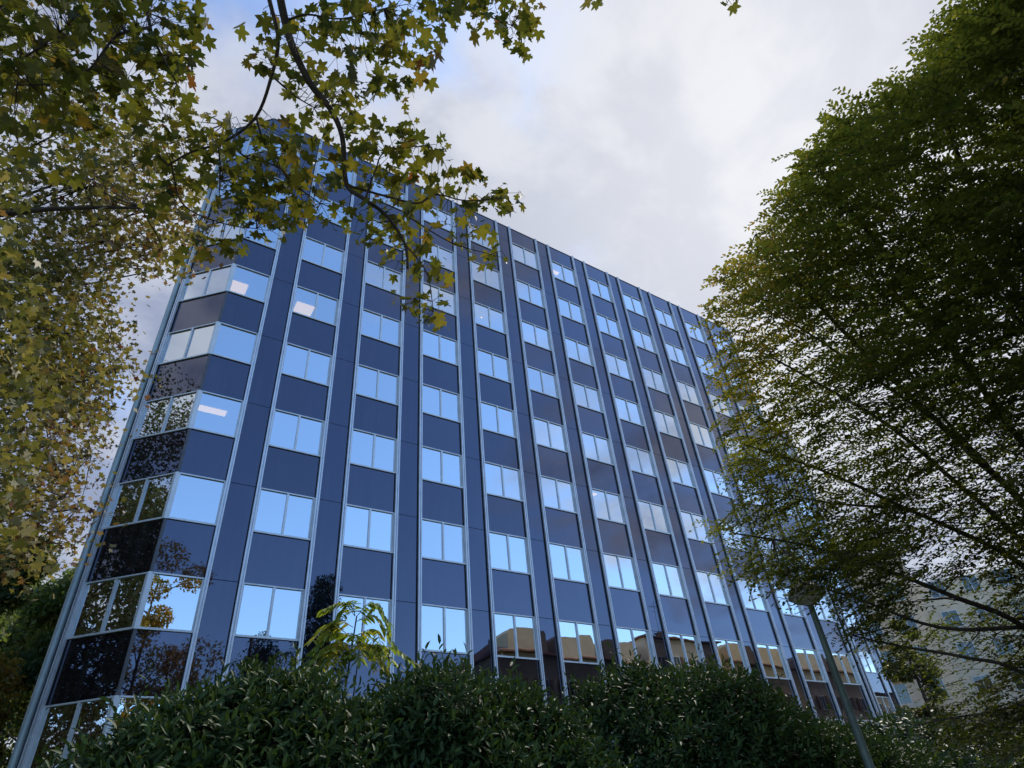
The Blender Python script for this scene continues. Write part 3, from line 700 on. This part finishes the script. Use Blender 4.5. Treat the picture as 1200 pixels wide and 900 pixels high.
segs.append((hb, .042, .020)); segs.append(([np.array([0., 0, 6]), hb[0]], .07, .042))
tube_obj('branch', segs, M['bark'], far, 6)
tw = MB(); endp = np.array([s[0][-1] for s in segs])
for q in nodes[rng.choice(len(nodes), min(420, len(nodes)), replace=False)]:
    e = q-FT; j = np.argmin(((endp-e)**2).sum(1)); a = endp[j]
    if np.linalg.norm(a-e) < 2.4: tw.tube([a, (a+e)/2+rng.normal(0, .08, 3), e], [.010, .007, .003], 3)
tw.build('twigs', M['twig'], far)['kind'] = 'stuff'

# ---- right tree: small leaves in flat sprays on rising branches
RTb = CAM+9.6*np.array([.975, -.22, 0]); RT = np.array([RTb[0], RTb[1], GZ])
right = empty('hornbeam_tree', tuple(RT)); tag(right, 'large dark green tree with small leaves and fine rising branches filling the right side', 'tree')
tk = MB(); tp = bez([(0, 0, -.05), (.05, .05, 2.0), (0, .1, 4.5), (-.1, .2, 9), (0, .1, 14)], 6); tk.tube(tp, lerp_r(.30, .08, len(tp)), 14); tk.build('trunk', M['bark'], right, True)
rb = [
 ([(1290, 650, 10.6), (1170, 560, 10), (1100, 495, 9.6), (1000, 400, 9.2), (930, 325, 9.0), (885, 275, 8.8)], .05, .010),
 ([(1290, 600, 10.4), (1200, 520, 9.8), (1130, 425, 9.5), (1060, 330, 9.2), (1000, 250, 9.0), (960, 200, 8.9)], .045, .009),
 ([(1290, 520, 10.2), (1215, 400, 9.8), (1160, 270, 9.5), (1110, 150, 9.3), (1090, 90, 9.2)], .045, .009),
 ([(1300, 830, 10.6), (1200, 735, 9.8), (1120, 700, 9.4), (1030, 665, 9.0), (950, 640, 8.7), (860, 625, 8.5)], .04, .008),
 ([(1300, 880, 10.4), (1200, 790, 9.6), (1130, 770, 9.2), (1060, 758, 9.0), (1000, 745, 8.8)], .03, .007),
 ([(1290, 720, 10.5), (1180, 650, 9.8), (1060, 595, 9.2), (960, 550, 8.9), (870, 520, 8.7)], .04, .008),
 ([(1290, 690, 10.5), (1150, 590, 9.7), (1050, 505, 9.2), (960, 450, 8.9), (870, 400, 8.7)], .04, .008),
 ([(1170, 560, 10), (1090, 470, 9.9), (1010, 355, 9.8), (940, 255, 9.6)], .022, .007),
 ([(1130, 425, 9.5), (1050, 350, 9.4), (960, 270, 9.3)], .018, .006),
 ([(1100, 495, 9.6), (1020, 440, 9.3), (930, 380, 9.1), (860, 350, 9)], .018, .006),
 ([(1200, 735, 9.8), (1100, 735, 9.2), (1000, 700, 8.9), (930, 680, 8.8)], .02, .006),
 ([(1290, 450, 10.6), (1240, 300, 10), (1210, 150, 9.8), (1190, 40, 9.6)], .04, .009),
 ([(1215, 400, 9.8), (1130, 300, 9.7), (1070, 210, 9.6), (1030, 140, 9.5)], .02, .006),
 ([(1300, 930, 10.2), (1200, 840, 9.3), (1140, 838, 9.0), (1070, 850, 8.8)], .022, .006),
 ([(1060, 595, 9.2), (980, 590, 9.0), (900, 575, 8.9)], .016, .005)]
segs = []; RB = []
for pts, r0, r1 in rb:
    p = [P3(*q) for q in pts]; RB += bez(p, 6); s = [x-RT for x in p]
    if pts[0][0] > 1280:
        a = np.array([0, 0.05, min(8, max(1.6, s[0][2]-1.2))]); s = [a, (a+s[0])/2+np.array([0, 0, .1])]+s
    segs.append((s, r0*1.3, r1*1.25))
tube_obj('branch', segs, M['bark'], right, 7)
RB = np.array(RB)
RPOLY = [(1500, -260), (1190, -120), (1150, -20), (1128, 5), (1092, 48), (1090, 85), (1046, 88), (1030, 110), (1000, 122), (985, 140), (962, 150), (955, 175), (935, 182), (925, 205), (905, 235), (893, 268), (878, 290), (846, 305), (832, 332), (840, 350), (838, 392), (832, 430), (850, 470), (846, 500), (862, 520), (850, 545), (870, 580), (860, 600), (838, 612), (832, 632), (858, 642), (838, 665), (862, 680), (880, 678), (920, 690), (945, 712), (975, 700), (995, 742), (1012, 765), (1060, 788), (1050, 802), (1094, 818), (1078, 838), (1105, 866), (1500, 960)]
def sample_right(n):
    a = rng.uniform(820, 1400, n); b = rng.uniform(-230, 900, n); k = inpoly(a, b, RPOLY)
    return a[k], b[k]
a0, b0_ = sample_right(1750)
dep = 9.3+rng.normal(0, 1.2, len(a0)); dep = np.clip(dep, 6.8, 12.8)+np.clip((a0-1150)/300, 0, 1)*.5
bc = CAM+rays(a0, b0_)*dep[:, None]; brad = rng.uniform(.38, .95, len(bc))
ci = rng.integers(0, len(bc), 17500)                     # sprays gathered in flat, slightly drooping layers
lay = rnd(len(ci))*np.array([.55, .55, .045]); outd = unit((bc[ci]-RT)*[1, 1, 0.01])
lay[:, 2] -= .22*(lay*outd).sum(1)
cc = bc[ci]+lay*brad[ci][:, None]
a1, b1_ = sample_right(3300); cc = np.concatenate([cc, CAM+rays(a1, b1_)*(9.3+rng.normal(0, 1.2, len(a1)))[:, None]])
a_, b_ = project(cc); okk = inpoly(a_, b_, RPOLY) | (inpoly(a_+14, b_+5, RPOLY) & (rng.uniform(size=len(a_)) < .30)); cc, a_, b_ = cc[okk], a_[okk], b_[okk]
nz = fnoise(cc*[1, 1, 1.9], 1.35)
thr = -.58+np.clip((a_-900)/300, 0, 1)*.0+np.where((b_ > 430) & (b_ < 600) & (a_ < 1120), .12, 0)-np.where((b_ > 610) & (a_ < 1060), .3, 0)+np.where((b_ > 680) & (b_ < 850) & (a_ > 1060), .46, 0)+np.where((b_ > 140) & (b_ < 300) & (a_ > 1050), .12, 0)
edge = (a_ < 900); hole = ((a_-953)**2+(b_-690)**2 < 24**2) & (rng.uniform(size=len(a_)) < .0); keep = nz > thr+.12*fnoise(cc, .55); keep |= edge & (rng.uniform(size=len(a_)) < .55)

keep &= ~hole; cc = cc[keep]; m_ = len(cc)
# twig direction: outward from the trunk, with horizontal spread
od = unit((cc-(RT+[0, 0, 3.0]))*[1, 1, .45])+rnd(m_)*[.42, .42, .16]; od = unit(od)
K = 15; tl = rng.uniform(.24, .50, m_)
s_ = np.linspace(-.5, .5, K)
base = cc[:, None]+od[:, None]*tl[:, None, None]*s_[None, :, None]; base[:, :, 2] -= (.10*(s_+.5)**2)[None]
side = unit(np.cross(od, np.array([0, 0, 1.])+rnd(m_)*.25))
sg = np.where(np.arange(K) % 2 == 0, 1, -1)
ldir = od[:, None]*.75+side[:, None]*sg[None, :, None]*.8+rng.normal(0, .25, (m_, K, 3)); ldir[:, :, 2] -= .12
lnm = np.broadcast_to(np.array([0, 0, 1.]), (m_, K, 3))+rng.normal(0, .27, (m_, K, 3))
pos = base.reshape(-1, 3); n = len(pos)
a_ = a_[keep]; t = np.clip(.34+.24*fnoise(pos, .9)+rng.normal(0, .17, n)+np.clip((960-np.repeat(a_, K))/300, 0, .25), 0, 1)
leaves('crown', M['hornbeam'], pos-RT, ldir.reshape(-1, 3), lnm.reshape(-1, 3), rng.uniform(.036, .068, n), t, hexa(.55), right)
tw = MB()
for i in rng.choice(m_, min(m_, 3600), replace=False):
    p0 = cc[i]-od[i]*tl[i]*.5; p1 = cc[i]+od[i]*tl[i]*.5-[0, 0, .1]; tw.tube([p0-RT, cc[i]-[0, 0, .025]-RT, p1-RT], [.004, .003, .0015], 3)
    if i % 3 == 0:
        j = np.argmin(((RB-p0)**2).sum(1)); q = RB[j]
        if np.linalg.norm(q-p0) < 1.6: tw.tube([q-RT, (q+p0)/2-RT+rng.normal(0, .04, 3), p0-RT], [.009, .006, .004], 4)
tw.build('twigs', M['twig'], right)['kind'] = 'stuff'

# ---- laurel shrubs along the bottom
def shrub(name, label, cat, x0, x1, yf, dep, topf, nshoot, mat, tmpl, lsz, group, shoot=.26, K=11, up=.75, zlow=None):
    cx = (x0+x1)/2; base = np.array([cx, yf+dep/2, GZ]); root = empty(name, tuple(base)); tag(root, label, cat, group)
    zl = GZ+.15 if zlow is None else zlow
    n = nshoot; x = rng.uniform(x0, x1, n)
    u = rng.uniform(0, 1, n); topz = np.array([topf(q) for q in x])
    on_top = rng.uniform(size=n) < .42
    yy = np.where(on_top, yf+dep*rng.uniform(0, 1, n), yf+dep*.5*rng.uniform(0, 1, n)**2.2)
    prof = 1-np.abs((yy-(yf+dep*.5))/(dep*.5))**2.6*.28
    end = np.clip(np.minimum(x-x0, x1-x)/.8, 0, 1)**.45; hgt = (topz-GZ)*prof*(.55+.45*end)
    P_ = np.stack([x, yy, np.zeros(n)], 1); bump_ = .16*fnoise(P_*1.0, 2.1)+.10*fnoise(P_+9, 5.0)
    z = np.where(on_top, GZ+hgt+bump_-rng.uniform(0, .25, n), GZ+(hgt+bump_)*(1-u**1.8*.96))
    z = np.maximum(z, zl)
    yy = yy+np.where(on_top, 0, .14*fnoise(np.stack([x, z, z*0], 1), 2.6)+.10*fnoise(np.stack([x, z, z*0+5], 1), 6.0))
    c = np.stack([x, yy, z], 1)
    outw = np.stack([rng.normal(0, .35, n), np.where(on_top, rng.normal(0, .3, n), -rng.uniform(.2, .9, n)), np.full(n, up)+rng.normal(0, .2, n)], 1); outw = unit(outw)
    sl = shoot*rng.uniform(.6, 1.3, n)*np.where(rng.uniform(size=n) < .06, 1.7, 1); s_ = np.linspace(0, 1, K)
    base_ = c[:, None]+outw[:, None]*(sl[:, None]*s_[None])[..., None]
    az = rng.uniform(0, 6.283, (n, 1))+np.arange(K)[None]*2.4
    ref = unit(np.cross(outw, [0.2, .9, .1])); r2 = np.cross(outw, ref)
    rad = ref[:, None]*np.cos(az)[..., None]+r2[:, None]*np.sin(az)[..., None]
    open_ = (1.0-.55*s_)[None, :, None]
    ld_ = outw[:, None]*(.18+.55*s_**2)[None, :, None]+rad*open_; ld_[:, :, 2] -= (.30*(1-s_))[None]; ld_ += rng.normal(0, .14, ld_.shape)
    nn_ = outw[:, None]-rad*.3+rng.normal(0, .25, (n, K, 3))
    pos = base_.reshape(-1, 3); m = len(pos)
    t = np.clip(.25+.2*fnoise(pos, 2.0)+np.tile(s_, n)*.28+rng.normal(0, .14, m), 0, 1)
    leaves('foliage', mat, pos-base, ld_.reshape(-1, 3), nn_.reshape(-1, 3), lsz*rng.uniform(.65, 1.2, m), t, tmpl, root)
    st = MB()
    for i in rng.choice(n, min(n, 500), replace=False):
        st.tube([c[i]-base-outw[i]*.25, c[i]-base, c[i]-base+outw[i]*sl[i]], [.006, .004, .002], 3)
    st.build('shoots', M['twig'], root)['kind'] = 'stuff'
    for q in range(5):
        st = MB(); bx = rng.uniform(-.35, .35)*(x1-x0); st.tube([(bx, 0, 0), (bx*1.05, rng.uniform(-.2, .2), 1.0), (bx*1.15, rng.uniform(-.3, .3), 2.0)], [.035, .025, .012], 6); st.build('stem', M['twig'], root)
    return root
# heights above the ground from the visible outline of the hedge (pixel column -> outline)
HY = -15.3
outl = [(40, 880), (90, 862), (140, 832), (180, 812), (215, 790), (255, 782), (300, 768), (345, 786), (400, 786), (450, 782), (510, 780), (560, 790), (610, 792), (650, 800), (690, 796), (740, 772), (800, 770), (850, 790), (900, 812), (950, 836), (1000, 848), (1040, 866), (1075, 884)]
hx, hz = [], []
for a, b in outl:
    v = ray(a, b); tt = (HY+.65-CAM[1])/v[1]; p = CAM+v*tt; hx.append(p[0]); hz.append(p[2])
def htop(x): return float(np.interp(x, hx, hz))-.20
GS = 'laurel shrubs in front of the office'
x_a, x_b, x_c = hx[0]-.3, float(np.interp(430, [o[0] for o in outl], hx)), float(np.interp(680, [o[0] for o in outl], hx))
shrub('laurel_shrub', 'glossy laurel shrub at lower left climbing against the glass corner', 'shrub', x_a, x_b+.25, HY, 1.9, htop, 5600, M['laurel'], T_LAUREL, .094, GS)
shrub('laurel_shrub', 'middle laurel shrub below the yellow green sapling and centre windows', 'shrub', x_b-.25, x_c+.15, HY, 1.9, htop, 6200, M['laurel'], T_LAUREL, .094, GS)
shrub('laurel_shrub', 'right laurel shrub sloping down towards the lamp post', 'shrub', x_c-.25, hx[-1]+.4, HY, 2.1, lambda x: htop(x)+.03, 8000, M['laurel'], T_LAUREL, .094, GS)
shrub('low_shrub', 'paler loose shrub behind the lamp post at lower right', 'shrub', 13.5, 19, -9.5, 2.2, lambda x: -2.55, 1800, M['backtree'], T_OVAL, .11, None, .3, 10)
shrub('low_shrub', 'dark green shrub along the bottom right corner', 'shrub', 12.5, 24, -13.0, 2.4, lambda x: -2.72-.02*(x-12), 3400, M['yew'], T_OVAL, .12, None, .3, 10)

# ---- sapling with feathered yellow-green leaves behind the hedge
sp = P3(404, 775, 7.6); sap = empty('sumac_sapling', (sp[0], sp[1], GZ)); tag(sap, 'young sapling with feathery yellow green leaves rising above the hedge', 'sapling')
SB = np.array([sp[0], sp[1], GZ]); tipz = P3(418, 722, 7.5)-SB; tip2 = P3(425, 730, 7.7)-SB
f = MB(); s1 = bez([(0, 0, 0), (.03, 0, 1.4), (.0, .0, 2.7), tipz], 5); f.tube(s1, lerp_r(.022, .008, len(s1)), 6)
f.build('stem', M['twig'], sap, True); f = MB()
s2 = bez([(.03, 0, 1.6), (.10, .03, 2.6), tip2], 5); f.tube(s2, lerp_r(.012, .006, len(s2)), 6); f.build('stem', M['twig'], sap, True)
def pinnate(a, c, b):
    a, b, c = (np.array(q, float) for q in (a, b, c)); ctl = [a, c, b]; pl = bez(ctl, 8)
    pp, dd_, nn_ = [], [], []
    for i in range(2, len(pl)):
        t_ = pl[i]-pl[i-1]; t_ /= np.linalg.norm(t_); sd_ = np.cross(t_, [0, 0, 1.]); sd_ /= np.linalg.norm(sd_)+1e-6
        for s in (-1, 1): pp.append(pl[i]); dd_.append(sd_*s+t_*.45+np.array([0, 0, -.55])+rng.normal(0, .12, 3)); nn_.append(np.array([0, 0, 1.])+rng.normal(0, .25, 3)+sd_*s*.4)
    pp.append(pl[-1]); dd_.append(pl[-1]-pl[-2]); nn_.append(np.array([0, 0, 1.]))
    n = len(pp); o = leaves('leaf', M['sumac'], np.array(pp), np.array(dd_), np.array(nn_), rng.uniform(.09, .135, n), np.clip(rng.normal(.5, .25)+rng.normal(0, .15, n), 0, 1), oval(.34, .1), sap)
    r = MB(); r.tube(pl, lerp_r(.005, .002, len(pl)), 4); r.build('leaf_stalk', M['sumac_stalk'], o)
M['sumac_stalk'] = mat_rough('leaf stalk', (0.22, 0.16, 0.07), 0.6, 0.2)
def sp_(x, y, d=7.5): return P3(x, y, d)-SB
for a, c, b in (((416, 722, 7.5), (402, 706, 7.4), (380, 714, 7.3)), ((416, 722, 7.5), (412, 704, 7.4), (400, 722, 7.2)), ((418, 722, 7.5), (436, 706, 7.5), (455, 728, 7.4)), ((418, 728, 7.5), (440, 722, 7.4), (462, 756, 7.3)),
                ((414, 735, 7.5), (395, 726, 7.4), (384, 744, 7.2)), ((424, 732, 7.7), (442, 708, 7.8), (456, 738, 7.7)), ((412, 745, 7.5), (390, 742, 7.4), (366, 762, 7.3)), ((416, 745, 7.5), (440, 738, 7.4), (448, 768, 7.2)),
                ((410, 758, 7.5), (385, 756, 7.3), (363, 778, 7.2)), ((412, 758, 7.5), (432, 755, 7.3), (452, 782, 7.2)), ((418, 770, 7.5), (455, 758, 7.4), (490, 778, 7.3)), ((408, 765, 7.5), (398, 752, 7.2), (388, 775, 7.0)), ((412, 752, 7.5), (418, 745, 7.2), (420, 772, 7.0))):
    pinnate(sp_(*a), sp_(*c), sp_(*b))
for q in range(11):
    x0_, y0_ = rng.uniform(398, 428), rng.uniform(738, 776); sg_ = rng.choice((-1, 1)); ln = rng.uniform(22, 44); d0 = rng.uniform(7.2, 7.8)
    pinnate(sp_(x0_, y0_, d0), sp_(x0_+sg_*ln*.5, y0_-rng.uniform(6, 14), d0+rng.normal(0, .12)), sp_(x0_+sg_*ln, y0_+rng.uniform(4, 20), d0+rng.normal(0, .2)))

# ---- trees in the distance and behind the camera (mirrored in the glass)
def tree(name, label, x, y, h, cr, ch, n, ls, mat, group=None, conical=False, trunk=.22, tmpl=T_BLADE, low=.28):
    root = empty(name, (x, y, GZ)); tag(root, label, 'tree', group)
    f = MB(); tp = bez([(0, 0, -.05), (.1, .05, h*.3), (-.1, .1, h*.6), (0, 0, h*.93)], 5); f.tube(tp, lerp_r(trunk, trunk*.2, len(tp)), 10)
    nc = 42; cz = h*low+(h*(1-low))*rng.uniform(0, 1, nc)
    if conical: rr = cr*(1.02-(cz-h*low)/(h*(1-low)))
    else: tq = (cz-h*low)/(h*(1-low)); rr = cr*np.sqrt(np.clip(1-(2*tq-.85)**2*.72, .05, 1))
    an_ = rng.uniform(0, 6.283, nc); rd = rr*rng.uniform(.35, .95, nc)
    C_ = np.stack([rd*np.cos(an_), rd*np.sin(an_), cz], 1)
    for i in range(0, nc):
        s = np.array([0, 0, max(h*.2, C_[i, 2]-rd[i]*.6)]); f.tube([s, (s+C_[i])/2+[0, 0, .1], C_[i]], [trunk*.28, trunk*.16, .015], 5)
    f.build('trunk', M['bark'], root, True)
    ci = rng.integers(0, nc, n); cs_ = rng.uniform(.55, 1.15, nc)*cr*.34
    pos = C_[ci]+unit(rnd(n))*(cs_[ci]*rng.uniform(.3, 1.05, n)**.6)[:, None]*[1, 1, .8]
    pos = pos[pos[:, 2] > h*low*.7]; n = len(pos)
    d = rnd(n); d[:, 2] -= .3; nm = rnd(n)*.6+[0, 0, 1]
    t = np.clip(.45+.3*fnoise(pos+[x, y, 0], 1.0)+rng.normal(0, .18, n), 0, 1)
    leaves('crown', mat, pos, d, nm, rng.uniform(.7, 1.3, n)*ls, t, tmpl, root)
    return root
GB = 'trees beyond the left corner of the office'
tree('evergreen_tree', 'dark evergreen tree low at the left edge beyond the office corner', -4.4, 14, 14.4, 4.0, 10, 42000, .24, M['backtree'], GB, low=.03)
tree('evergreen_tree', 'second dark evergreen standing behind the silver corner tube', -1.6, 26, 17.6, 5.0, 10, 46000, .34, M['backtree'], GB, low=.02)
tree('golden_tree', 'small golden autumn tree in front of the dark evergreens at the left edge', -2.9, 6.5, 8.2, 1.7, 5, 9000, .17, M['gold'], GB, low=.1)
tree('golden_tree', 'orange brown young tree at the bottom left corner', -2.5, 2.9, 5.4, 1.1, 4, 5200, .13, M['gold'], GB, low=.1)
tree('evergreen_tree', 'tall distant tree rising behind the other evergreens at the left edge', -5.0, 42, 22, 6.5, 8, 40000, .42, M['backtree'], GB, low=.02)
GR = 'trees on the far side of the road mirrored in the glass'
tree('roadside_tree', 'pointed dark tree mirrored in the lower left panels', 14.4, -27.3, 20.6, 3.6, 12, 19000, .22, M['yew'], GR, conical=True, low=.15)
tree('roadside_tree', 'round autumn tree mirrored low in the first window column', 3.0, -27.8, 20.5, 4.4, 12, 24000, .24, M['gold'], GR, low=.2)
tree('roadside_tree', 'rounded tree mirrored left of the pointed one', 11.0, -27.6, 15.4, 3.3, 12, 14000, .22, M['olive'], GR, low=.2)
GW = 'trees left of the office mirrored in its chamfered corner'
tree('street_tree', 'big tree left of the plane tree mirrored in the chamfer', -19, 1.5, 21, 5.5, 10, 16000, .34, M['olive'], GW, low=.1)
tree('street_tree', 'golden tree left of the office mirrored low in the chamfer', -18, -7, 18, 4.5, 10, 11000, .34, M['gold'], GW, low=.1)
tree('street_tree', 'evergreen beside the big tree mirrored in the chamfer', -20, 9, 19, 5, 10, 12000, .34, M['yew'], GW, low=.08)
q = P3(1092, 830, 1.0)-CAM; q /= math.hypot(q[0], q[1])
tree('slender_tree', 'pale olive tree standing before the pale apartment block right of the office', CAM[0]+q[0]*54, CAM[1]+q[1]*54, 12.6, 2.0, 8, 9000, .26, M['olive'], None, low=.05)
